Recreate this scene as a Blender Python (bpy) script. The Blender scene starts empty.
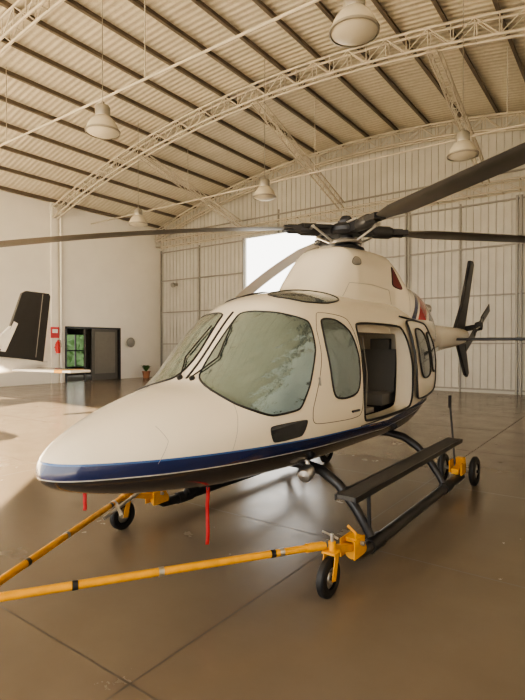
import bpy, bmesh, math, random
import numpy as np
from mathutils import Vector, Matrix
from mathutils.bvhtree import BVHTree
random.seed(3)
sc = bpy.context.scene
R = math.radians

# ------------------------------------------------------------ materials
def newmat(name):
    m = bpy.data.materials.new(name); m.use_nodes = True
    nt = m.node_tree
    return m, nt, nt.nodes['Principled BSDF']
def mat(name, col, rough=0.5, metal=0.0, coat=0.0, noise=0.06, nscale=6.0, bump=0.0, emis=None):
    m, nt, b = newmat(name)
    b.inputs['Roughness'].default_value = rough
    b.inputs['Metallic'].default_value = metal
    b.inputs['Coat Weight'].default_value = coat
    b.inputs['Coat Roughness'].default_value = 0.05
    tc = nt.nodes.new('ShaderNodeTexCoord')
    nz = nt.nodes.new('ShaderNodeTexNoise'); nz.inputs['Scale'].default_value = nscale
    nz.inputs['Detail'].default_value = 5
    nt.links.new(tc.outputs['Object'], nz.inputs['Vector'])
    mx = nt.nodes.new('ShaderNodeMix'); mx.data_type = 'RGBA'
    mx.inputs['A'].default_value = tuple(max(0, c*(1-noise*2)) for c in col)+(1,)
    mx.inputs['B'].default_value = tuple(min(1, c*(1+noise)) for c in col)+(1,)
    nt.links.new(nz.outputs['Fac'], mx.inputs['Factor'])
    nt.links.new(mx.outputs['Result'], b.inputs['Base Color'])
    if bump:
        bp = nt.nodes.new('ShaderNodeBump'); bp.inputs['Strength'].default_value = bump
        bp.inputs['Distance'].default_value = 0.02
        nt.links.new(nz.outputs['Fac'], bp.inputs['Height'])
        nt.links.new(bp.outputs['Normal'], b.inputs['Normal'])
    return m
class NB:
    def __init__(s, nt): s.nt = nt
    def m(s, op, a, b=None, c=None):
        n = s.nt.nodes.new('ShaderNodeMath'); n.operation = op
        for i, v in enumerate((a, b, c)):
            if v is None: continue
            if isinstance(v, (int, float)): n.inputs[i].default_value = v
            else: s.nt.links.new(v, n.inputs[i])
        return n.outputs[0]
    def mix(s, f, a, b):
        n = s.nt.nodes.new('ShaderNodeMix'); n.data_type = 'RGBA'
        for k, v in (('Factor', f), ('A', a), ('B', b)):
            if isinstance(v, tuple): n.inputs[k].default_value = v if len(v) == 4 else v+(1,)
            elif isinstance(v, (int, float)): n.inputs[k].default_value = v
            else: s.nt.links.new(v, n.inputs[k])
        return n.outputs['Result']
    def noise(s, vec, scale, detail=5, rough=.5):
        n = s.nt.nodes.new('ShaderNodeTexNoise'); n.inputs['Scale'].default_value = scale
        n.inputs['Detail'].default_value = detail; n.inputs['Roughness'].default_value = rough
        s.nt.links.new(vec, n.inputs['Vector']); return n.outputs['Fac']

CREAM = (0.78, 0.715, 0.59)
M_cream = mat('cream_paint', CREAM, .22, coat=.6, noise=.01)
M_black = mat('black_rubber', (.012,.012,.013), .55)
M_dark = mat('dark_grey_metal', (.035,.036,.04), .38, .4)
M_skid = mat('skid_grey', (.04,.04,.043), .32, .5)
M_step = mat('step_anti_slip', (.085,.082,.078), .7, noise=.2, nscale=60)
M_blade = mat('rotor_blade_grey', (.09,.086,.08), .3, .1, noise=.15)
M_blade_lit = mat('rotor_blade_lit_underside', (.70,.66,.58), .35, noise=.08)  # pale copy of the blade grey; light caught by the underside painted in
M_steel = mat('steel', (.55,.54,.52), .3, .9)
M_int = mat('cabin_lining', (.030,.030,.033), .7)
M_seat = mat('seat_leather', (.15,.147,.14), .5)
M_yel = mat('yellow_orange_paint', (.80,.38,.02), .4, noise=.15, nscale=18)
M_red = mat('red_ribbon', (.42,.015,.02), .7)
M_redp = mat('red_paint', (.55,.02,.02), .35)
M_white = mat('white_paint', (.80,.79,.76), .3, coat=.3)
M_pblack = mat('gloss_black_paint', (.03,.03,.031), .25, coat=.5)
M_wall = mat('plaster_white', (.84,.81,.745), .85, noise=.04, nscale=1.2, bump=.1)
M_truss = mat('truss_paint', (.58,.53,.44), .55, noise=.12, nscale=3)
M_purlin = mat('purlin_steel', (.16,.13,.10), .6, noise=.1)
M_panel = mat('door_sheet_metal', (.54,.53,.485), .5, .0, noise=.10, nscale=1.5)
M_frame = mat('door_frame_metal', (.29,.28,.255), .5, .2)
M_lamp = mat('lamp_reflector', (.62,.57,.46), .35, noise=.05)
M_lamph = mat('lamp_housing', (.38,.36,.31), .4, .5)
M_leaf = mat('leaf_green', (.05,.12,.03), .6, noise=.3)
M_pot = mat('terracotta', (.35,.16,.09), .8)
M_asph = mat('apron_concrete', (.44,.41,.36), .9, noise=.15, nscale=.6)
M_chrome = mat('chrome', (.8,.8,.8), .12, 1)

def glassmat(name, c1, c2, metal, rough, bump=0, quilt=False):
    m, nt, b = newmat(name); nb = NB(nt)
    tc = nt.nodes.new('ShaderNodeTexCoord')
    n = nb.noise(tc.outputs['Object'], 2.2, 4)
    nt.links.new(nb.mix(n, c1, c2), b.inputs['Base Color'])
    b.inputs['Metallic'].default_value = metal; b.inputs['Roughness'].default_value = rough
    b.inputs['Coat Weight'].default_value = 1; b.inputs['Coat Roughness'].default_value = .02
    if bump:
        n2 = nb.noise(tc.outputs['Object'], 7, 4)
        h = n2
        if quilt:
            sp = nt.nodes.new('ShaderNodeSeparateXYZ'); nt.links.new(tc.outputs['Object'], sp.inputs[0])
            k = 2*math.pi/.11
            q = nb.m('MULTIPLY', nb.m('SINE', nb.m('MULTIPLY', sp.outputs['X'], k)), nb.m('SINE', nb.m('MULTIPLY', sp.outputs['Z'], k)))
            h = nb.m('ADD', nb.m('MULTIPLY', n2, 1.2), nb.m('MULTIPLY', q, .12))
        bp = nt.nodes.new('ShaderNodeBump'); bp.inputs['Strength'].default_value = bump; bp.inputs['Distance'].default_value = .03
        nt.links.new(h, bp.inputs['Height']); nt.links.new(bp.outputs['Normal'], b.inputs['Normal'])
    return m
M_wind = glassmat('windshield_with_silver_sunshade', (.19,.30,.345), (.38,.52,.585), .95, .22, .8, True)
M_side = glassmat('side_glazing', (.15,.225,.255), (.28,.375,.41), .85, .18, .4)
M_side2 = glassmat('cabin_glazing', (.05,.065,.07), (.10,.12,.125), .3, .10)
M_dkgl = glassmat('dark_glazing', (.02,.025,.03), (.05,.055,.06), .2, .06)

def livery():
    m, nt, b = newmat('fuselage_livery'); nb = NB(nt)
    tc = nt.nodes.new('ShaderNodeTexCoord')
    sp = nt.nodes.new('ShaderNodeSeparateXYZ'); nt.links.new(tc.outputs['Object'], sp.inputs[0])
    Y, Z = sp.outputs['Y'], sp.outputs['Z']
    base = nb.m('SUBTRACT', Z, .895)
    slope = nb.m('MULTIPLY', nb.m('SUBTRACT', Y, 3.0), .025)
    rise = nb.m('MULTIPLY', nb.m('MAXIMUM', nb.m('SUBTRACT', Y, 4.6), 0), -.15)
    z = nb.m('ADD', nb.m('ADD', base, slope), rise)
    gt = lambda a, t: nb.m('GREATER_THAN', a, t)
    col = nb.mix(gt(z, -.060), (.022,.023,.028), (.50,.49,.46))
    col = nb.mix(gt(z, -.052), col, (.007,.018,.085))
    col = nb.mix(gt(z, .022), col, (.03,.10,.30))
    col = nb.mix(gt(z, .034), col, CREAM)
    t = nb.m('ADD', Y, nb.m('MULTIPLY', Z, -.55))
    up = gt(Z, 1.90)
    band = lambda a, c: nb.m('MULTIPLY', nb.m('MULTIPLY', gt(t, a), nb.m('LESS_THAN', t, c)), up)
    col = nb.mix(band(4.70, 4.80), col, (.01,.02,.09))
    col = nb.mix(band(4.86, 5.12), col, (.40,.02,.02))
    col = nb.mix(band(5.25, 5.75), col, (.01,.02,.07))
    nt.links.new(col, b.inputs['Base Color'])
    b.inputs['Roughness'].default_value = .24
    b.inputs['Coat Weight'].default_value = .7; b.inputs['Coat Roughness'].default_value = .04
    return m
M_fus = livery()

def floormat():
    m, nt, b = newmat('polished_floor'); nb = NB(nt)
    tc = nt.nodes.new('ShaderNodeTexCoord'); P = tc.outputs['Object']
    sp = nt.nodes.new('ShaderNodeSeparateXYZ'); nt.links.new(P, sp.inputs[0])
    n1 = nb.noise(P, .45, 5, .5); n2 = nb.noise(P, 2.2, 6, .6); n3 = nb.noise(P, 40, 3)
    col = nb.mix(n1, (.150,.119,.087), (.225,.183,.136))
    col = nb.mix(nb.m('MULTIPLY', n2, .6), col, (.125,.098,.072))
    def joint(c, off, per):
        f = nb.m('FRACT', nb.m('ADD', nb.m('DIVIDE', nb.m('SUBTRACT', c, off), per), 20.5))
        return nb.m('LESS_THAN', nb.m('MULTIPLY', nb.m('ABSOLUTE', nb.m('SUBTRACT', f, .5)), per), .006)
    j = nb.m('MAXIMUM', joint(sp.outputs['Y'], 1.55, 2.15), joint(sp.outputs['X'], -1.9, 4.3))
    col = nb.mix(nb.m('MULTIPLY', j, .7), col, (.04,.032,.024))
    nt.links.new(col, b.inputs['Base Color'])
    r = nb.m('ADD', nb.m('MULTIPLY', n2, .26), .10)
    nt.links.new(nb.m('ADD', r, nb.m('MULTIPLY', j, .4)), b.inputs['Roughness'])
    b.inputs['IOR'].default_value = 1.55
    bp = nt.nodes.new('ShaderNodeBump'); bp.inputs['Strength'].default_value = .10; bp.inputs['Distance'].default_value = .01
    h = nb.m('SUBTRACT', nb.m('ADD', nb.m('MULTIPLY', n2, .5), nb.m('MULTIPLY', n3, .07)), nb.m('MULTIPLY', j, .5))
    nt.links.new(h, bp.inputs['Height']); nt.links.new(bp.outputs['Normal'], b.inputs['Normal'])
    return m
M_floor = floormat()

def roofmat():
    m, nt, b = newmat('corrugated_roof_sheet'); nb = NB(nt)
    tc = nt.nodes.new('ShaderNodeTexCoord'); P = tc.outputs['Object']
    sp = nt.nodes.new('ShaderNodeSeparateXYZ'); nt.links.new(P, sp.inputs[0])
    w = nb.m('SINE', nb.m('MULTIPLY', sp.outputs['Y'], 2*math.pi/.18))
    n = nb.noise(P, 1.3, 6, .65); n2 = nb.noise(P, 9, 4, .6)
    col = nb.mix(n, (.62,.56,.445), (.77,.715,.60))
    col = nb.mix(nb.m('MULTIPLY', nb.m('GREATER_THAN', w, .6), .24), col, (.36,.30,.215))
    col = nb.mix(nb.m('MULTIPLY', nb.m('GREATER_THAN', n2, .56), .24), col, (.48,.41,.31))
    nt.links.new(col, b.inputs['Base Color']); b.inputs['Roughness'].default_value = .6
    bp = nt.nodes.new('ShaderNodeBump'); bp.inputs['Strength'].default_value = .3; bp.inputs['Distance'].default_value = .03
    nt.links.new(w, bp.inputs['Height']); nt.links.new(bp.outputs['Normal'], b.inputs['Normal'])
    return m
M_roof = roofmat()

# ------------------------------------------------------------ mesh builder
class MB:
    def __init__(s): s.v=[]; s.f=[]; s.m=[]; s.mats=[]
    def mi(s, mt):
        if mt not in s.mats: s.mats.append(mt)
        return s.mats.index(mt)
    def add(s, vs, fs, mt):
        o = len(s.v); s.v += [tuple(v) for v in vs]
        i = s.mi(mt)
        for f in fs: s.f.append([o+k for k in f]); s.m.append(i)
    def box(s, c, size, mt, rot=None):
        c = Vector(c); h = Vector(size)/2
        vs = [Vector((x*h.x, y*h.y, z*h.z)) for x in (-1,1) for y in (-1,1) for z in (-1,1)]
        if rot is not None: vs = [rot @ v for v in vs]
        s.add([v+c for v in vs], [(0,1,3,2),(4,6,7,5),(0,4,5,1),(2,3,7,6),(0,2,6,4),(1,5,7,3)], mt)
    def tube(s, pts, r, mt, seg=12, closed=False, caps=True):
        pts = [Vector(p) for p in pts]; n = len(pts)
        rs = r if isinstance(r, (list, tuple)) else [r]*n
        vs=[]; fs=[]; prev=None
        for i, p in enumerate(pts):
            if closed: t = pts[(i+1)%n]-pts[i-1]
            else: t = pts[min(i+1,n-1)]-pts[max(i-1,0)]
            t.normalize()
            if prev is None:
                a = Vector((0,0,1)) if abs(t.z)<.9 else Vector((1,0,0))
                u = t.cross(a).normalized()
            else:
                u = (prev - t*prev.dot(t)).normalized()
            prev = u; w = t.cross(u)
            for k in range(seg):
                a = 2*math.pi*k/seg
                vs.append(p+(u*math.cos(a)+w*math.sin(a))*rs[i])
        for i in range(n if closed else n-1):
            j=(i+1)%n
            for k in range(seg):
                l=(k+1)%seg; fs.append((i*seg+k,i*seg+l,j*seg+l,j*seg+k))
        if caps and not closed:
            fs.append(tuple(range(seg))[::-1]); fs.append(tuple((n-1)*seg+k for k in range(seg)))
        s.add(vs, fs, mt)
    def cyl(s, a, b, r, mt, r2=None, seg=16): s.tube([a,b], [r, r if r2 is None else r2], mt, seg)
    def lathe(s, prof, origin, axis, mt, seg=32):
        ax = Vector(axis).normalized(); a = Vector((0,0,1)) if abs(ax.z)<.9 else Vector((1,0,0))
        u = ax.cross(a).normalized(); w = ax.cross(u); o = Vector(origin); vs=[]; fs=[]
        for (r,h) in prof:
            for k in range(seg):
                t=2*math.pi*k/seg; vs.append(o+ax*h+(u*math.cos(t)+w*math.sin(t))*max(r,1e-4))
        for i in range(len(prof)-1):
            for k in range(seg):
                l=(k+1)%seg; fs.append((i*seg+k,i*seg+l,(i+1)*seg+l,(i+1)*seg+k))
        s.add(vs, fs, mt)
    def prism(s, poly, axis, a0, a1, mt):
        def P(p,a):
            return {'X':(a,p[0],p[1]),'Y':(p[0],a,p[1]),'Z':(p[0],p[1],a)}[axis]
        n=len(poly)
        vs=[P(p,a0) for p in poly]+[P(p,a1) for p in poly]
        fs=[tuple(range(n))[::-1], tuple(range(n,2*n))]+[(i,(i+1)%n,n+(i+1)%n,n+i) for i in range(n)]
        s.add(vs,fs,mt)
    def build(s, name, parent=None, smooth=True, ang=38, bevel=0):
        me = bpy.data.meshes.new(name); me.from_pydata(s.v, [], s.f)
        for mt in s.mats: me.materials.append(mt)
        me.polygons.foreach_set('material_index', s.m)
        bm = bmesh.new(); bm.from_mesh(me); bmesh.ops.recalc_face_normals(bm, faces=bm.faces); bm.to_mesh(me); bm.free()
        if smooth:
            me.polygons.foreach_set('use_smooth', [True]*len(me.polygons)); me.set_sharp_from_angle(angle=R(ang))
        me.update()
        ob = bpy.data.objects.new(name, me); sc.collection.objects.link(ob)
        if parent: ob.parent = parent
        if bevel:
            bv = ob.modifiers.new('bevel','BEVEL'); bv.width = bevel; bv.segments = 3; bv.limit_method='ANGLE'
        return ob
def empty(name, loc=(0,0,0), rz=0):
    e = bpy.data.objects.new(name, None); e.location = loc; e.rotation_euler=(0,0,rz)
    e.empty_display_size=.2; sc.collection.objects.link(e); return e

def pchip(xs, ys, x):
    xs=np.array(xs,float); ys=np.array(ys,float); h=np.diff(xs); d=np.diff(ys)/h; m=np.zeros(len(xs))
    m[0]=d[0]; m[-1]=d[-1]
    for i in range(1,len(xs)-1):
        if d[i-1]*d[i]>0:
            w1=2*h[i]+h[i-1]; w2=h[i]+2*h[i-1]; m[i]=(w1+w2)/(w1/d[i-1]+w2/d[i])
    i=int(np.clip(np.searchsorted(xs,x)-1,0,len(xs)-2)); t=(x-xs[i])/h[i]
    return float((2*t**3-3*t*t+1)*ys[i]+(t**3-2*t*t+t)*h[i]*m[i]+(-2*t**3+3*t*t)*ys[i+1]+(t**3-t*t)*h[i]*m[i+1])
def loft(st, ny=120, seg=72, x0=0.0):
    """stations (Y, ztop, zbot, zmid, halfwidth, exponent)"""
    Ys=[s[0] for s in st]; cols=list(zip(*st))
    samp=sorted(set([Ys[0]+(Ys[-1]-Ys[0])*(i/ny) for i in range(ny+1)]+Ys+[Ys[0]+.3*(k/14)**2 for k in range(15)]))
    vs=[]; fs=[]
    for y in samp:
        zt,zb,zm,w,n=[pchip(Ys,c,y) for c in cols[1:6]]
        for k in range(seg):
            a=2*math.pi*k/seg; c,s_=math.cos(a),math.sin(a); e=2/n
            x=w*math.copysign(abs(c)**e,c)
            z=zm+((zt-zm) if s_>0 else (zm-zb))*math.copysign(abs(s_)**e,s_)
            vs.append((x0+x,y,z))
    N=len(samp)
    for i in range(N-1):
        for k in range(seg):
            l=(k+1)%seg; fs.append((i*seg+k,i*seg+l,(i+1)*seg+l,(i+1)*seg+k))
    fs.append(tuple(range(seg))); fs.append(tuple((N-1)*seg+k for k in range(seg))[::-1])
    return vs, fs

# ------------------------------------------------------------ hangar shell
XL, XR, YF, YB = -19.5, 3.5, -5.0, 18.0
XC_, HS = -8.0, 11.5
def zarch(x): return 6.85+1.95*(1-((x-XC_)/HS)**2)
SK = .68
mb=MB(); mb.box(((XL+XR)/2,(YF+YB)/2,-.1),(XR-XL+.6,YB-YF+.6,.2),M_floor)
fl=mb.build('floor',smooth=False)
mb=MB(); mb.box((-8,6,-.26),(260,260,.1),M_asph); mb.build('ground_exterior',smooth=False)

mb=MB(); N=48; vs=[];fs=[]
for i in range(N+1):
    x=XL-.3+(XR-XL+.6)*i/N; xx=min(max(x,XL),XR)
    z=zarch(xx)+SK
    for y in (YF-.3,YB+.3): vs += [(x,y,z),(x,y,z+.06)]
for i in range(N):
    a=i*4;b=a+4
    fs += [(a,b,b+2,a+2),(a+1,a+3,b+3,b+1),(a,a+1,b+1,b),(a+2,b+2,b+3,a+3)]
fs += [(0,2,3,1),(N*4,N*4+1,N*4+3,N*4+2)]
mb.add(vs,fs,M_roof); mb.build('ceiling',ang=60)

mb=MB(); npur=21
for i in range(npur):
    x=XL+.25+(XR-XL-.5)*i/(npur-1); z=zarch(x)+SK-.07
    mb.box((x,(YF+YB)/2,z),(.05,YB-YF-.1,.13),M_purlin)
    mb.box((x+.03,(YF+YB)/2,z-.055),(.06,YB-YF-.1,.015),M_purlin)
mb.build('ceiling_purlins',smooth=False)

def truss(y,name):
    mb=MB(); n=44; D=.46
    for yy in (y-.11,y+.11):
        b=[];t=[]
        for i in range(n+1):
            x=XL+.12+(XR-XL-.24)*i/n; b.append((x,yy,zarch(x))); t.append((x,yy,zarch(x)+D))
        mb.tube(b,.035,M_truss,6); mb.tube(t,.035,M_truss,6)
        for i in range(n):
            mb.cyl(b[i],t[i],.014,M_truss,seg=5)
            if i%2: mb.cyl(b[i],t[i+1],.016,M_truss,seg=5)
            else: mb.cyl(t[i],b[i+1],.016,M_truss,seg=5)
    for i in range(0,n+1,2):
        x=XL+.12+(XR-XL-.24)*i/n
        for dz in (0,D): mb.cyl((x,y-.11,zarch(x)+dz),(x,y+.11,zarch(x)+dz),.012,M_truss,seg=5)
    return mb.build(name)
for y in (0,6.0,12.0,17.6): truss(y,'roof_truss')
def girder(name,a,b,w=.22,n=14):
    mb=MB(); a=Vector(a);b=Vector(b); t=(b-a).normalized(); s=t.cross(Vector((0,0,1))).normalized(); u=s.cross(t)
    ch=[s*w/2+u*w/2,s*-w/2+u*w/2,s*w/2-u*w/2,s*-w/2-u*w/2]
    for c in ch: mb.cyl(a+c,b+c,.022,M_truss,seg=6)
    for i in range(n):
        p=a.lerp(b,i/n);q=a.lerp(b,(i+1)/n)
        for (c,d) in ((0,1),(2,3),(0,2),(1,3)):
            mb.cyl(p+ch[c],q+ch[d],.011,M_truss,seg=5); mb.cyl(p+ch[c],p+ch[d],.011,M_truss,seg=5)
    return mb.build(name)
for x in (-14.0,-9.0,-3.8):
    girder('roof_brace',(x,12.0,zarch(x)+.05),(x,17.55,6.95))
girder('door_header_girder',(XL+.1,17.72,6.68),(XR-.1,17.72,6.68),.34,44)
for y in (6.95,13.8):
    mb=MB(); mb.cyl((XL+.02,y,7.0),(XR-.02,y,7.0),.028,M_truss,seg=8)
    for x in (-13.5,-8,-2.5): mb.cyl((x,y,7.0),(x,y,zarch(x)+SK-.02),.012,M_truss,seg=6)
    mb.build('tie_rod')

OX0,OX1,OZ=-14.05,-10.3,6.4
mb=MB()
def sheet(x0,x1,z0,z1f):
    n=max(1,int((x1-x0)/.45))
    for i in range(n):
        a=x0+(x1-x0)*i/n;b=x0+(x1-x0)*(i+1)/n
        za,zb=(z1f(a),z1f(b))
        mb.prism([(a,z0),(b,z0),(b,zb),(a,za)],'Y',YB,YB+.12,M_panel)
sheet(XL,OX0,0,lambda x:OZ); sheet(OX1,XR,0,lambda x:OZ); sheet(XL,XR,OZ,lambda x:zarch(x)+SK)
x=XL+.15
while x<XR-.1:
    inside = OX0-.02<x<OX1+.02
    z0 = OZ if inside else .1
    mb.box((x,YB-.015,(z0+zarch(x)+SK-.05)/2),(.05,.03,zarch(x)+SK-.05-z0),M_panel)
    x+=.235
def rail(x0,x1,z,h=.07): mb.box(((x0+x1)/2,YB-.05,z),(x1-x0,.06,h),M_frame)
for z in (.12,1.65,3.25,4.85,6.3):
    rail(XL,OX0,z,.05); rail(OX1,XR,z,.05)
rail(XL,XR,7.2,.05)
for x in (-19.45,-16.8,OX0-.06,OX1+.06,-6.6,-6.48,-2.95,-2.83,.7,.82,3.4):
    mb.box((x,YB-.05,3.2),(.07,.08,6.4),M_frame)
for x in (-12.2,-8.4,-4.7,-1.0): mb.box((x,YB-.045,3.2 if not OX0<x<OX1 else 6.9),(.05,.05,6.4 if not OX0<x<OX1 else 1.0),M_frame)
mb.build('wall_back',smooth=False)

DY0,DY1,DZ=12.5,15.4,2.4; WT=7.52
mb=MB()
mb.prism([(YF,0),(DY0,0),(DY0,WT),(YF,WT)],'X',XL-.25,XL,M_wall)
mb.prism([(DY1,0),(YB+.12,0),(YB+.12,WT),(DY1,WT)],'X',XL-.25,XL,M_wall)
mb.prism([(DY0,DZ),(DY1,DZ),(DY1,WT),(DY0,WT)],'X',XL-.25,XL,M_wall)
for y in (0,6,12): mb.box((XL+.03,y,WT/2),(.06,.30,WT),M_wall)
mb.cyl((XL+.08,12.28,0),(XL+.08,12.28,WT-.3),.045,M_wall)
mb.build('wall_left',smooth=False)
# side room behind the doorway, with a window to the outside
mb=MB()
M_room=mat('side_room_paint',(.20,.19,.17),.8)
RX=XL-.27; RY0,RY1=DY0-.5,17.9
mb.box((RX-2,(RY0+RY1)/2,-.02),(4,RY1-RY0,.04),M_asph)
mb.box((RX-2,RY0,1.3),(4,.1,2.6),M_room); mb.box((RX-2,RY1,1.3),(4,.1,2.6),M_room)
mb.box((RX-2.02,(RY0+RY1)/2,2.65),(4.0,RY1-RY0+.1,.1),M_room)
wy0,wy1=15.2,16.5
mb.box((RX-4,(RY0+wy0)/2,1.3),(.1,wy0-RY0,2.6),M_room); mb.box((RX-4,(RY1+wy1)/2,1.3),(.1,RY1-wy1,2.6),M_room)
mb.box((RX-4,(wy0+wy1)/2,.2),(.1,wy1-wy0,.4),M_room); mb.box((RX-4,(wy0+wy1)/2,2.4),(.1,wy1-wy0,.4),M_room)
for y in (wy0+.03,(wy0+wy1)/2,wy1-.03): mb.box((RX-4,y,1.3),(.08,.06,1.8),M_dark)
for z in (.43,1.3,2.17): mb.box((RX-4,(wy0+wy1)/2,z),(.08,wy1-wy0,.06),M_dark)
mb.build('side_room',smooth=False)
mb=MB()
for k in range(900):
    c=Vector((random.uniform(-28.4,-27.2),random.uniform(14.5,23.5),random.uniform(-.2,2.5)))
    a=Vector((random.uniform(-1,1),random.uniform(-1,1),random.uniform(-1,1))).normalized()*.22
    b=a.cross(Vector((random.uniform(-1,1),random.uniform(-1,1),random.uniform(-1,1)))).normalized()*.10
    mb.add([c-a,c-b,c+a,c+b],[(0,1,2,3)],M_leaf)
mb.box((-27.8,19,1.0),(.8,8.8,2.5),M_leaf)
mb.build('hedge',smooth=False)
mb=MB()
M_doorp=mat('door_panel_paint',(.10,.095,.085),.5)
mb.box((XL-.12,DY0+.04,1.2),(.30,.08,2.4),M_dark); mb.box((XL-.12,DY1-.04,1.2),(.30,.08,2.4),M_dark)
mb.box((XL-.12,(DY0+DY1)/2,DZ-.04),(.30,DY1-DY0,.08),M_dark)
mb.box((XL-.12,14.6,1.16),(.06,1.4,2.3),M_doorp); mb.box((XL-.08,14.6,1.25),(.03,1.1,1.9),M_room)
mb.box((XL-.12,13.55,1.16),(.06,.07,2.3),M_doorp)
mb.build('door_1',smooth=False)
mb=MB(); mb.prism([(YF,0),(YB+.12,0),(YB+.12,WT),(YF,WT)],'X',XR,XR+.25,M_wall)
for y in (0,6,12): mb.box((XR-.06,y,WT/2),(.12,.34,WT),M_wall)
mb.build('wall_right',smooth=False)
mb=MB(); n=40
for i in range(n):
    a=XL+(XR-XL)*i/n;b=XL+(XR-XL)*(i+1)/n
    mb.prism([(a,6.5),(b,6.5),(b,zarch(b)+SK),(a,zarch(a)+SK)],'Y',YF-.12,YF,M_panel)
mb.box((XR-.45,YF-.06,3.25),(.9,.12,6.5),M_panel); mb.box((XL+.3,YF-.06,3.25),(.6,.12,6.5),M_panel)
mb.build('wall_front',smooth=False)

def lamp(x,y,z=5.62):
    mb=MB()
    prof=[(.30,0),(.315,.02),(.30,.06),(.27,.14),(.22,.22),(.16,.28),(.13,.30)]
    mb.lathe(prof,(x,y,z),(0,0,1),M_lamp); 
    mb.lathe([(.29,.005),(.27,.10),(.18,.22),(.0,.26)],(x,y,z),(0,0,1),M_white)
    mb.lathe([(0,-.06),(.15,-.05),(.24,-.02),(.30,.012)],(x,y,z),(0,0,1),M_lamp)
    mb.lathe([(.305,-.005),(.325,.0),(.325,.03),(.305,.035)],(x,y,z),(0,0,1),M_lamph)
    mb.lathe([(.13,.29),(.14,.31),(.14,.47),(.12,.50),(.05,.53),(0,.53)],(x,y,z),(0,0,1),M_lamph)
    mb.tube([(x,y,z+.52),(x,y,z+.58)],.03,M_lamph,8)
    mb.cyl((x,y,z+.55),(x,y,zarch(x)+SK-.01),.008,M_lamph,seg=6)
    mb.build('high_bay_lamp')
for y in (6.0,11.25):
    for x in (-2.9,-8.1,-13.3): lamp(x,y)

# ------------------------------------------------------------ helicopter
HX=-2.55
H=empty('helicopter',(HX,0,0))
ST=[(1.485,.905,.885,.895,.012,2.0),(1.51,.965,.845,.90,.09,2.0),(1.58,1.03,.80,.91,.18,2.1),(1.75,1.115,.75,.93,.30,2.2),
(2.0,1.205,.70,.95,.43,2.3),(2.3,1.285,.66,.98,.535,2.35),(2.56,1.345,.63,1.01,.60,2.4),(2.66,1.42,.625,1.02,.62,2.4),
(3.10,1.85,.61,1.07,.69,2.5),(3.27,1.965,.605,1.09,.71,2.55),(3.5,2.04,.60,1.10,.72,2.6),(3.94,2.10,.60,1.12,.73,2.6),
(5.2,2.14,.60,1.12,.73,2.6),(5.9,2.10,.72,1.2,.67,2.5),(6.6,2.03,.95,1.38,.50,2.3),(7.2,1.97,1.25,1.57,.33,2.1),
(7.9,1.93,1.45,1.69,.22,2.0),(9.9,1.90,1.64,1.77,.12,2.0),(10.15,1.83,1.72,1.775,.05,2.0)]
vs,fs=loft(ST,150,80)
bvh=BVHTree.FromPolygons([Vector(v) for v in vs],[list(f) for f in fs])
mb=MB(); mb.add(vs,fs,M_fus); body=mb.build('fuselage',ang=70)
def rounded(poly,it=3,keep=.22):
    p=[Vector((a[0],a[1])) for a in poly]
    for k in range(it):
        q=[]; r=keep if k==0 else .25
        for i in range(len(p)):
            a,b=p[i],p[(i+1)%len(p)]
            q += [a.lerp(b,r),a.lerp(b,1-r)]
        p=q
    return p
def boolean(ob,cut):
    md=ob.modifiers.new('b','BOOLEAN'); md.operation='DIFFERENCE'; md.object=cut; md.solver='EXACT'
    bpy.context.view_layer.update()
    dg=bpy.context.evaluated_depsgraph_get()
    me=bpy.data.meshes.new_from_object(ob.evaluated_get(dg)); ob.modifiers.remove(md)
    ob.data=me; bpy.data.objects.remove(cut)
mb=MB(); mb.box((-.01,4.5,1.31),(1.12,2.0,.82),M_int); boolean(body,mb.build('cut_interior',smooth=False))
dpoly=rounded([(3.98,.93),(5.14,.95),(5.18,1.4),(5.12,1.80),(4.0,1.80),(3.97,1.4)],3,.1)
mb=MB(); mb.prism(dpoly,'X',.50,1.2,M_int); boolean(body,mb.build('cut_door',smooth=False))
body.name='fuselage'; body.parent=H
for p in body.data.polygons: p.use_smooth=True
body.data.set_sharp_from_angle(angle=R(40))

def proj(kind,a,b,sign=1):
    if kind=='side': o,d=Vector((sign*5,a,b)),Vector((-sign,0,0))
    elif kind=='front': o,d=Vector((a,-5,b)),Vector((0,1,0))
    elif kind=='diag':
        d=Vector((-sign*.7071,.7071,0)); o=Vector((sign*a*.7071,3+a*.7071,b))-d*5
    else: o,d=Vector((a,b,10)),Vector((0,0,-1))
    loc,nor,_,_=bvh.ray_cast(o,d)
    if loc is None: return None
    if nor.dot(d)>0: nor=-nor
    return loc,nor
def pane(name,kind,poly,mt,sign=1,off=.005,rim=.009,rimmat=None,rings=12,keep=.22,thick=0):
    p=rounded(poly,3,keep); c=sum(p,Vector((0,0)))/len(p); n=len(p)
    mb=MB(); vs=[];fs=[]; edge=[]
    for r in range(rings):
        t=1-r/rings
        for q in p:
            w=c+(q-c)*t; h=proj(kind,w.x,w.y,sign)
            if h is None: h=(Vector((0,0,0)),Vector((0,0,1)))
            P=h[0]+h[1]*off; vs.append(P)
            if r==0: edge.append(h[0]+h[1]*(off*.6 if off<.01 else off))
    h=proj(kind,c.x,c.y,sign); vs.append(h[0]+h[1]*off)
    for r in range(rings-1):
        for k in range(n):
            l=(k+1)%n; fs.append((r*n+k,r*n+l,(r+1)*n+l,(r+1)*n+k))
    for k in range(n): fs.append(((rings-1)*n+k,(rings-1)*n+(k+1)%n,len(vs)-1))
    mb.add(vs,fs,mt)
    if rim: mb.tube(edge,rim,rimmat or M_black,6,closed=True)
    return mb.build(name,H,ang=60)
ws=[(-.235,1.355),(.02,1.215),(.27,1.125),(.50,1.145),(.585,1.30),(.665,1.57),(.645,1.785),(.40,1.845),(.125,1.865)]
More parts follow.
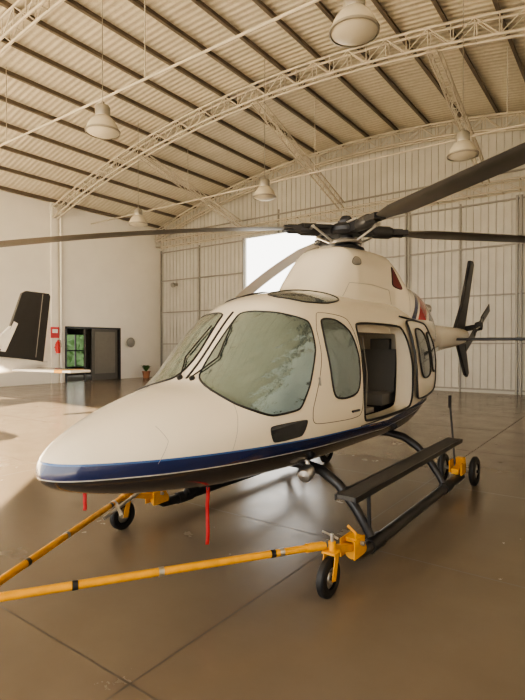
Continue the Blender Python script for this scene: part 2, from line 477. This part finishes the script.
for s,nm in ((1,'near'),(-1,'far')):
    pane('windshield_'+nm,'diag',ws,M_wind,s,rings=18,keep=.12,rim=.008)
    pane('cockpit_door_window_'+nm,'side',[(3.44,1.17),(3.88,1.19),(3.92,1.5),(3.87,1.72),(3.72,1.81),(3.50,1.81),(3.42,1.6)],M_side,s,keep=.18)
    pane('chin_window_'+nm,'side',[(2.72,1.06),(3.12,1.07),(3.06,.955),(2.76,.945)],M_dkgl,s,keep=.10,rim=.003)
    pane('roof_window_'+nm,'top',[(s*.09,3.42),(s*.25,3.36),(s*.42,3.48),(s*.48,3.8),(s*.43,4.13),(s*.30,4.08),(s*.14,3.78)],M_side,1,keep=.2,rim=.008)
pane('cabin_window_far','side',[(4.1,1.2),(5.1,1.2),(5.1,1.75),(4.1,1.75)],M_side,-1)
pane('sliding_cabin_door','side',[(5.19,1.02),(6.02,1.08),(6.16,1.4),(6.08,1.84),(5.2,1.86)],M_fus,1,off=.035,rim=.012,rimmat=M_dark,keep=.08)
pane('cabin_door_window_front','side',[(5.29,1.24),(5.70,1.25),(5.72,1.5),(5.68,1.75),(5.29,1.77)],M_side2,1,off=.048,rim=.009)
pane('cabin_door_window_rear','side',[(5.80,1.28),(6.04,1.31),(6.08,1.5),(6.02,1.72),(5.80,1.74)],M_side2,1,off=.048,rim=.009)

def line(mb,kind,pts,r,mt,sign=1,off=0,sub=10,closed=False):
    out=[]; P=pts+([pts[0]] if closed else [])
    for i in range(len(P)-1):
        for k in range(sub):
            t=k/sub; h=proj(kind,P[i][0]*(1-t)+P[i+1][0]*t,P[i][1]*(1-t)+P[i+1][1]*t,sign)
            if h: out.append(h[0]+h[1]*off)
    if not closed:
        h=proj(kind,P[-1][0],P[-1][1],sign); out.append(h[0]+h[1]*off)
    mb.tube(out,r,mt,6,closed=closed)
mb=MB()
for s in (1,-1):
    line(mb,'side',[(v.x,v.y) for v in rounded([(3.17,1.02),(3.95,.99),(3.96,1.4),(3.94,1.84),(3.52,1.87),(3.385,1.72),(3.34,1.5),(3.17,1.14)],3,.12)],.0028,M_dark,s,sub=2,closed=True)
    line(mb,'side',[(1.95,.93),(2.02,1.05),(2.0,1.13)],.0014,M_frame,s)
    line(mb,'side',[(2.42,.95),(2.47,1.1),(2.52,1.22)],.0014,M_frame,s)
    line(mb,'side',[(5.2,1.90),(6.3,1.86)],.010,M_dark,s,off=.008)
    line(mb,'side',[(3.97,.91),(6.1,.97)],.006,M_dark,s,off=.005)
line(mb,'side',[(3.74,1.06),(3.86,1.06)],.010,M_dark,1,off=.010)
line(mb,'side',[(3.26,1.30),(3.26,1.36)],.008,M_frame,1,off=.008)
mb.build('panel_seams_and_rails',H)
mb=MB()
for s in (1,-1):
    line(mb,'front',[(s*.06,1.37),(s*.16,1.50),(s*.10,1.74)],.006,M_black,1,off=.016)
    b=proj('front',s*.06,1.36)[0]; mb.lathe([(.022,-.02),(.022,.02),(0,.025)],b,(0,-.5,.8),M_black,12)
line(mb,'front',[(0,1.36),(0,1.6),(0,1.86)],.012,M_black,1,off=-.003)
mb.build('windshield_wipers',H)
mb=MB()
ring=[]
for v in dpoly:
    h=proj('side',v.x,v.y,1); ring.append(h[0])
mb.tube(ring,.011,M_black,6,closed=True); mb.build('cabin_door_frame',H)

CW=[(3.90,2.08,1.95,1.96,.10,2.0),(4.04,2.16,1.93,1.95,.24,2.2),(4.25,2.33,1.93,1.95,.35,2.7),(4.48,2.54,1.92,1.94,.39,3.2),
(4.58,2.60,1.92,1.94,.40,3.6),(5.46,2.65,1.92,1.94,.42,3.8),(5.60,2.60,1.9,1.92,.46,3.2),(5.82,2.40,1.88,1.9,.52,2.8),(6.15,2.34,1.8,1.82,.54,2.8),
(6.7,2.25,1.65,1.68,.48,2.5),(7.3,2.04,1.62,1.66,.28,2.1),(7.5,1.93,1.7,1.72,.12,2.0)]
v2,f2=loft(CW,70,56)
mb=MB(); mb.add(v2,f2,M_fus); mb.build('engine_cowling',H,ang=60)
bv2=BVHTree.FromPolygons([Vector(v) for v in v2],[list(f) for f in f2])
_old=bvh; bvh=bv2
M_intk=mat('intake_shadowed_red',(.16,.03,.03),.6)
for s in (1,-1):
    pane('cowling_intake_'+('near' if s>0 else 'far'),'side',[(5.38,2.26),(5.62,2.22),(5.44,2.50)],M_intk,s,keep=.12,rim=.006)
    pane('cowling_vent_'+('near' if s>0 else 'far'),'side',[(4.50,2.38),(4.68,2.40),(4.70,2.48),(4.58,2.48)],M_frame,s,keep=.25,rim=.003)
mb=MB()
for s in (1,-1):
    line(mb,'side',[(4.30,2.06),(4.42,2.2),(4.9,2.22),(5.3,2.2),(5.36,2.05)],.0025,M_frame,s)
    line(mb,'side',[(5.72,1.98),(5.74,2.30)],.0025,M_frame,s)
mb.build('cowling_seams',H)
bvh=_old
mb=MB()
for s in (1,-1):
    mb.tube([(s*.12,6.9,2.06),(s*.16,7.15,2.10),(s*.18,7.3,2.12)],[.075,.075,.07],M_steel,16,caps=False)
    mb.tube([(s*.13,6.9,2.06),(s*.17,7.25,2.11)],.06,M_black,12)
mb.build('exhaust_stacks',H)

HY,HZ=5.08,2.86
mb=MB(); o=(0,HY,0)
mb.lathe([(.22,2.60),(.20,2.66),(.12,2.70),(.075,2.73),(.075,2.98),(.05,3.02),(0,3.03)],o,(0,0,1),M_dark,28)
mb.lathe([(.0,2.705),(.17,2.71),(.185,2.735),(.17,2.755),(0,2.76)],o,(0,0,1),M_steel,28)
mb.lathe([(.0,2.80),(.17,2.805),(.20,2.84),(.20,2.88),(.16,2.92),(.09,2.94),(.09,2.97),(0,2.98)],o,(0,0,1),M_dark,28)
angs=[-36,46,144,226]; droop=[.05,.02,.42,.42]
for A in angs:
    a=R(A); u=Vector((math.cos(a),math.sin(a),0)); w=Vector((-u.y,u.x,0)); c=Vector((0,HY,HZ))
    rot=Matrix((u,w,Vector((0,0,1)))).transposed()
    mb.box(c+u*.24,(.26,.10,.10),M_dark,rot); mb.box(c+u*.24+Vector((0,0,.06)),(.22,.13,.02),M_steel,rot)
    mb.lathe([(.055,.30),(.07,.33),(.07,.50),(.05,.55),(.05,.66)],c,u,M_dark,16)
    mb.box(c+u*.62,(.18,.13,.055),M_dark,rot)
    mb.cyl(c+u*.42+w*.06,c+u*.42+w*.17,.018,M_steel,seg=8)
    mb.cyl(c+u*.42+w*.165,Vector((0,HY,2.735))+u*.17+w*.05,.013,M_steel,seg=8)
    mb.cyl(c+u*.20+w*.10+Vector((0,0,.02)),c+u*.50+w*.09+Vector((0,0,.02)),.022,M_black,seg=8)
mb.build('rotor_head',H)
def blade(A,dr,name,L=4.5,mt=None):
    a=R(A); u=Vector((math.cos(a),math.sin(a),0)); w=Vector((-u.y,u.x,0))
    mb=MB(); vs=[];fs=[]; sec=[(-.5,0),(-.42,.045),(-.25,.07),(0,.062),(.3,.03),(.5,.004),(.5,-.004),(.3,-.022),(0,-.045),(-.25,-.052),(-.42,-.035)]
    n=len(sec); S=[.62+ (L-.62)*k/30 for k in range(31)]
    for s in S:
        t=(s-.62)/(L-.62); ch=.27*min(1,.42+ t*6) if t<.95 else .27*(1-(t-.95)*6)
        tw=R(7-8*t); z=-dr*(.6*t**2+.4*t)
        for (x,h) in sec:
            X=x*ch; Zh=h*.30
            X,Zh=X*math.cos(tw)-Zh*math.sin(tw), X*math.sin(tw)*-1+Zh*math.cos(tw)
            vs.append(Vector((0,HY,HZ+z+Zh))+u*s+w*(X+.03))
    for i in range(len(S)-1):
        for k in range(n):
            l=(k+1)%n; fs.append((i*n+k,i*n+l,(i+1)*n+l,(i+1)*n+k))
    fs.append(tuple(range(n))); fs.append(tuple((len(S)-1)*n+k for k in range(n))[::-1])
    mb.add(vs,fs,mt or M_blade); mb.build(name,H,ang=50)
for i,(A,d) in enumerate(zip(angs,droop)): blade(A,d,'main_rotor_blade_%d'%(i+1),mt=M_blade_lit if i==2 else None)

mb=MB()
mb.prism([(9.25,1.80),(9.90,1.78),(10.25,2.4),(10.66,3.20),(10.60,3.26),(10.38,3.25),(9.82,2.35)],'X',-.03,.03,M_dark)
mb.prism([(9.4,1.74),(10.0,1.72),(10.30,1.05),(10.2,.98),(10.08,1.02)],'X',-.03,.03,M_dark)
mb.build('vertical_fin',H,bevel=.015,smooth=False)
mb=MB(); mb.prism([(-1.4,9.22),(-1.38,9.0),(-.1,8.85),(.1,8.85),(1.38,9.0),(1.4,9.22),(1.36,9.38),(.1,9.4),(-.1,9.4),(-1.36,9.38)],'Z',1.675,1.72,M_dark)
for s in (1,-1): mb.prism([(8.95,1.55),(9.3,1.5),(9.5,1.85),(9.35,1.9)],'X',s*1.38-.015,s*1.38+.015,M_dark)
mb.build('horizontal_stabiliser',H,bevel=.012,smooth=False)
mb=MB(); c=Vector((.26,10.0,1.95))
mb.cyl((0,10.0,1.9),(.30,10.0,1.95),.05,M_dark); mb.lathe([(0,.08),(.07,.07),(.09,0),(.07,-.05)],c,(1,0,0),M_dark,16)
for s in (1,-1):
    u=Vector((0,math.cos(R(24)),math.sin(R(24))))*s; rot=Matrix((Vector((1,0,0)),u,Vector((1,0,0)).cross(u))).transposed()
    mb.box(c+u*.2,(.04,.4,.06),M_dark,rot); mb.box(c+u*.62,(.022,.72,.15),M_blade,rot)
    mb.cyl(c+Vector((.05,0,0))+u*.02,c+u*.25+Vector((.02,0,.05)),.012,M_steel,seg=6)
mb.build('tail_rotor',H,smooth=False,bevel=.006)

SX=1.0; ZS=.11
mb=MB()
for s in (1,-1):
    mb.tube([(s*SX,3.22,ZS+.06),(s*SX,3.30,ZS+.01),(s*SX,3.42,ZS),(s*SX,4.6,ZS),(s*SX,5.98,ZS)],.045,M_skid,16)
    for y in (3.57,5.4):
        zb=.62
        mb.tube([(0,y,zb),(s*.38,y,zb+.0),(s*.55,y,zb-.03),(s*.70,y,.50),(s*.84,y,.35),(s*.93,y,.22),(s*.985,y,.12)],[.042]*3+[.040,.038,.036,.036],M_skid,14)
        mb.cyl((s*SX,y-.10,ZS),(s*SX,y+.10,ZS),.055,M_dark,seg=16)
    mb.box((s*.95,4.55,.53),(.15,2.72,.03),M_step); 
    mb.box((s*1.027,4.55,.525),(.012,2.74,.042),M_skid); mb.box((s*.873,4.55,.525),(.012,2.74,.042),M_skid)
    for y in (3.57,5.4):
        mb.cyl((s*.74,y,.47),(s*.93,y,.51),.02,M_skid,seg=8); mb.cyl((s*.96,y,.16),(s*.95,y,.51),.016,M_skid,seg=8)
mb.build('skid_landing_gear',H)

mb=MB(); 
mb.lathe([(0,-.06),(.045,-.05),(.06,-.015),(.06,.06),(.045,.08),(0,.09)],(.50,3.42,.60),(.2,-1,-.2),M_steel,20)
mb.cyl((.50,3.44,.61),(.48,3.44,.72),.02,M_steel,seg=10)
mb.prism([(2.55,.66),(2.75,.66),(2.70,.54),(2.62,.54)],'X',-.008,.008,M_dark)
mb.tube([(-.1,6.2,2.2),(-.1,6.3,2.5)],[.012,.006],M_dark,8)
mb.build('belly_fittings',H)
def ribbon(x,y,z1,L,name):
    mb=MB(); n=14; vs=[];fs=[]
    for i in range(n+1):
        z=z1-L*i/n; dx=.004*math.sin(i*.8)
        for w in (-.5,.5): vs.append((x+w*.020+dx,y+w*.014+.003*math.cos(i),z))
    for i in range(n): fs.append((2*i,2*i+1,2*i+3,2*i+2))
    mb.add(vs,fs,M_red); mb.cyl((x,y,z1-.02),(x,y,z1+.08),.004,M_dark,seg=6)
    ob=mb.build(name,H); sm=ob.modifiers.new('s','SOLIDIFY'); sm.thickness=.003
ribbon(.30,2.48,.66,.38,'warning_ribbon_1'); ribbon(-.32,1.98,.69,.17,'warning_ribbon_2')

mb=MB()
def seat(x,y,d,mt=M_seat):
    mb.box((x,y,1.03),(.40,.40,.12),mt); mb.box((x,y+d*.2,1.30),(.40,.10,.50),mt,Matrix.Rotation(R(-8*d),3,'X'))
    mb.box((x,y+d*.24,1.60),(.22,.08,.14),mt); mb.box((x,y,.94),(.34,.34,.08),M_dark)
M_seat2=mat('seat_cushion_grey',(.38,.37,.35),.6)
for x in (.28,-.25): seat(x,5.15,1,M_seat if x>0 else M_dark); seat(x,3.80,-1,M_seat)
mb.box((.40,4.14,.985),(.22,.24,.13),M_seat2); mb.box((.42,4.10,1.10),(.10,.14,.16),M_seat2); mb.box((.36,4.55,.955),(.24,.4,.05),M_frame)
mb.tube([(.45,4.62,.95),(.45,4.65,1.3),(.42,4.6,1.68)],.008,M_frame,6)
mb.build('cabin_seats',H,smooth=False,bevel=.02)

def wheel(mb,c,r,w=.055):
    mb.lathe([(r*.55,-w*.5),(r*.9,-w*.5),(r,-w*.28),(r,w*.28),(r*.9,w*.5),(r*.55,w*.5)],c,(1,0,0),M_black,32)
    mb.lathe([(0,-w*.35),(r*.3,-w*.42),(r*.34,-w*.2),(r*.56,-w*.2),(r*.56,w*.2),(r*.34,w*.2),(r*.3,w*.42),(0,w*.35)],c,(1,0,0),M_steel,24)
    mb.cyl(Vector(c)-Vector((w*.75,0,0)),Vector(c)+Vector((w*.75,0,0)),r*.12,M_dark,seg=12)
def handling_front(s):
    X=HX+s*SX; mb=MB(); y=2.88; r=.125
    c=(X+s*.01,y-.05,r); wheel(mb,c,r)
    for dx in (-.04,.04): mb.box((c[0]+dx,y-.03,.19),(.008,.05,.17),M_yel,Matrix.Rotation(R(-14),3,'X'))
    mb.box((c[0],y-.01,.275),(.095,.09,.015),M_yel)
    mb.cyl((c[0],y,.27),(c[0],y,.34),.024,M_yel)
    mb.cyl((c[0],y,.30),(c[0],y,.39),.012,M_steel)
    mb.box((X,y+.15,.245),(.05,.28,.045),M_yel,Matrix.Rotation(R(-16),3,'X'))
    mb.box((X+.045,y+.33,.20),(.012,.16,.13),M_yel); mb.box((X-.06,y+.33,.20),(.012,.16,.13),M_yel)
    mb.box((X,y+.36,.245),(.10,.10,.03),M_yel)
    mb.cyl((X-.08,y+.34,.23),(X+.08,y+.34,.23),.016,M_steel)
    mb.tube([(X+.05,y+.28,.24),(X+.05,y+.26,.32),(X+.0,y+.24,.37)],.010,M_yel,8)
    mb.cyl((X,y+.30,.17),(X,y+.44,.16),.052,M_yel)
    mb.cyl((X-.05,y+.20,.28),(X-.14,y+.14,.33),.009,M_steel,seg=8)
    mb.build('ground_handling_caster',smooth=True,bevel=.003)
handling_front(1); handling_front(-1)
def handling_rear(s):
    X=HX+s*SX; mb=MB(); y=6.06; r=.165
    for dx in (-.22*1,.13): wheel(mb,(X+s*dx,y,r),r,.06)
    mb.cyl((X-s*.22,y,r),(X+s*.13,y,r),.02,M_steel)
    mb.box((X-s*.02,y-.12,.19),(.08,.28,.06),M_yel); mb.box((X-s*.02,y-.02,.25),(.09,.09,.11),M_yel)
    mb.box((X+s*.05,y-.18,.22),(.015,.18,.13),M_yel); mb.box((X-s*.10,y-.10,.22),(.015,.16,.13),M_yel)
    mb.cyl((X-.05,y-.14,.25),(X-.12,y-.10,.94),.012,M_dark); mb.cyl((X-.12,y-.10,.88),(X-.12,y-.10,1.02),.018,M_black)
    mb.build('ground_handling_wheels',bevel=.003)
handling_rear(1); handling_rear(-1)
mb=MB(); apex=Vector((HX,1.12,.37))
for s in (1,-1):
    e=Vector((HX+s*SX-s*.03,2.86,.31))
    mb.cyl(e,apex,.022,M_yel,seg=16)
    d=(apex-e).normalized()
    for t in (.30,.36,1.05,1.5): mb.cyl(e+d*t,e+d*(t+.03),.0245,M_dark if t in(.36,1.5) else M_steel,seg=16)
    mb.cyl(e+d*.02,e+d*.14,.028,M_yel,seg=16)
e=Vector((HX-SX+.03,2.86,.31)); p=e+(apex-e)*.12
mb.cyl(p+Vector((.12,-.22,-.06)),p+Vector((.10,.16,.06)),.016,M_steel)
mb.cyl(p+Vector((-.0,-.02,-.0)),p+Vector((.26,-.16,-.03)),.014,M_steel)
mb.cyl(apex+Vector((0,.08,0)),apex+Vector((0,-.85,.05)),.03,M_yel)
mb.tube([apex+Vector((.06*math.cos(t),-.91+.06*math.sin(t),.05)) for t in [k*math.pi/6 for k in range(12)]],.014,M_steel,8,closed=True)
mb.lathe([(.05,-.04),(.05,.04),(0,.045)],apex,(0,0,1),M_yel,16)
mb.cyl(apex+Vector((0,-.25,0)),(HX,.87,.10),.018,M_yel); wheel(mb,(HX,.87,.08),.08,.04)
mb.build('tow_bar',bevel=0)

A=empty('light_aeroplane',(-11.6,6.4,0))
AS=[(-6.2,1.15,1.05,1.1,.05,2),(-6.1,1.28,.9,1.08,.22,2.2),(-5.4,1.45,.72,1.08,.42,2.4),(-4.7,1.55,.66,1.08,.52,2.5),(-4.2,1.95,.64,1.1,.55,2.4),(-3.2,2.05,.64,1.1,.56,2.4),
(-2.4,1.75,.70,1.12,.45,2.3),(-1.2,1.42,.88,1.12,.25,2.2),(0,1.27,1.0,1.12,.12,2.0),(.55,1.20,1.08,1.13,.04,2.0)]
v3,f3=loft(AS,70,40); mb=MB(); mb.add(v3,f3,M_white); mb.build('aeroplane_fuselage',A,ang=60)
mb=MB()
mb.prism([(-.95,1.22),(-.55,1.55),(-.10,2.82),(.0,2.88),(.58,2.86),(.62,2.80),(.42,1.15)],'X',-.045,.045,M_pblack)
mb.prism([(-1.9,1.35),(-1.0,1.28),(-.5,1.62),(-.36,2.05),(-.9,1.55)],'X',-.05,.05,M_white)
mb.prism([(.22,1.3),(.24,1.3),(.43,2.84),(.41,2.84)],'X',-.05,.05,M_frame)
mb.prism([(-.62,1.46),(-.50,1.44),(-.20,2.1),(-.30,2.15)],'X',-.052,.052,M_white)
mb.build('tail_fin',A,smooth=False,bevel=.012)
mb=MB(); mb.prism([(-2.0,-.12),(-2.0,.38),(-.1,.42),(.1,.42),(2.0,.38),(2.0,-.12),(.1,-.4),(-.1,-.4)],'Z',1.00,1.055,M_white)
for s in (1,-1): mb.prism([(s*1.75,-.16),(s*1.75,.395),(s*1.5,.40),(s*1.5,-.20)],'Z',.995,1.06,M_yel)
for s in (1,-1): mb.prism([(s*.15,.18),(s*1.35,.2),(s*1.35,.41),(s*.15,.42)],'Z',.995,1.06,M_pblack)
mb.build('tailplane',A,smooth=False,bevel=.01)
mb=MB(); mb.prism([(-4.6,-4.4),(-4.6,-3.4),(-.3,-3.0),(.3,-3.0),(4.6,-3.4),(4.6,-4.4),(.3,-4.7),(-.3,-4.7)],'Z',.72,.86,M_white)
mb.build('wing',A,smooth=False,bevel=.05)
mb=MB()
for x,y in ((-1.4,-3.7),(1.4,-3.7),(0,-5.6)):
    wheel(mb,(x,y,.2),.2,.12); mb.cyl((x+.08,y,.2),(x+.08,y,.8),.03,M_steel); mb.cyl((x,y,.2),(x+.08,y,.2),.02,M_steel)
mb.lathe([(.12,-.1),(.1,0),(.03,.2),(0,.25)],(0,-6.2,1.1),(0,-1,0),M_pblack,20)
mb.box((0,-6.28,1.1),(.14,.03,1.8),M_pblack)
mb.build('undercarriage_and_propeller',A)

mb=MB(); y=11.98; x=XL+.29
mb.lathe([(0,0),(.085,.01),(.09,.05),(.09,.42),(.07,.48),(.03,.52),(.03,.56),(0,.57)],(x+.02,y,1.25),(0,0,1),M_redp,20)
mb.box((x-.09,y,1.5),(.04,.10,.3),M_redp); mb.tube([(x+.02,y,1.8),(x+.06,y+.1,1.78),(x+.06,y+.12,1.5)],.012,M_black,8)
mb.box((x-.20,y,2.12),(.02,.38,.46),M_redp); mb.box((x-.187,y,2.18),(.006,.24,.16),M_white)
mb.box((x-.15,y,1.5),(.12,.05,.05),M_redp)
mb.build('fire_extinguisher')
def plant(x,y,h,nm,n=60):
    mb=MB(); mb.lathe([(0,.0),(.14,.0),(.19,.30),(.21,.30),(.21,.33),(.17,.33),(.16,.28),(0,.28)],(x,y,0),(0,0,1),M_pot,20)
    for k in range(n):
        a=random.uniform(0,6.28); t=random.uniform(.3,1); L=h*random.uniform(.5,1); sp=random.uniform(.1,.34)
        b=Vector((x,y,.28)); tip=b+Vector((math.cos(a)*sp,math.sin(a)*sp,L)); m_=b.lerp(tip,.6)+Vector((0,0,.1))
        w=Vector((-math.sin(a),math.cos(a),0))*.045
        mb.add([b-w*.3,b+w*.3,m_+w,m_-w,tip],[(0,1,2,3),(3,2,4)],M_leaf)
    mb.build(nm,smooth=False)
plant(-18.95,16.5,.35,'potted_plant')
mb=MB(); mb.lathe([(0,0),(.22,.02),(.24,.08),(.1,.14),(0,.15)],(XL+.08,15.9,1.72),(1,0,0),M_frame,20)
mb.box((XL+.05,15.9,1.72),(.08,.12,.12),M_frame); mb.build('wall_fan')
mb=MB(); mb.lathe([(0,0),(.10,.02),(.12,.10),(.12,.16),(0,.17)],(-18.3,YB-.25,4.6),(0,-1,-.4),M_frame,16); mb.box((-18.3,YB-.15,4.6),(.12,.14,.12),M_frame)
mb.build('wall_floodlight')

w=bpy.data.worlds.new('World'); sc.world=w; w.use_nodes=True
bg=w.node_tree.nodes['Background']; bg.inputs['Color'].default_value=(1.0,.965,.90,1); bg.inputs['Strength'].default_value=4.4
sun=bpy.data.lights.new('sun','SUN'); sun.energy=64; sun.angle=R(.6); sun.color=(1.0,.81,.56)
so=bpy.data.objects.new('sun',sun); sc.collection.objects.link(so)
el=R(19.5); d=Vector((-math.cos(el)*.707,math.cos(el)*.707,-math.sin(el)))
so.rotation_euler=d.to_track_quat('-Z','Y').to_euler(); so.location=(20,-25,14)
def portal(name,loc,rot,sx,sy):
    l=bpy.data.lights.new(name,'AREA'); l.shape='RECTANGLE'; l.size=sx; l.size_y=sy
    l.cycles.is_portal=True
    o=bpy.data.objects.new(name,l); o.location=loc; o.rotation_euler=rot; sc.collection.objects.link(o)
portal('front_opening_portal',((XL+XR)/2,YF-.2,3.25),(R(90),0,0),XR-XL,6.5)
portal('back_gap_portal',((OX0+OX1)/2,YB+.2,3.2),(R(-90),0,0),OX1-OX0,6.4)
try: sc.view_settings.look='AgX - Medium High Contrast'
except Exception as e: print(e)

cam=bpy.data.cameras.new('camera'); cam.sensor_fit='VERTICAL'; cam.sensor_height=36; cam.lens=26
co=bpy.data.objects.new('camera',cam); co.location=(0,0,1.6); co.rotation_euler=(R(89.43),0,R(36)); sc.collection.objects.link(co)
sc.camera=co
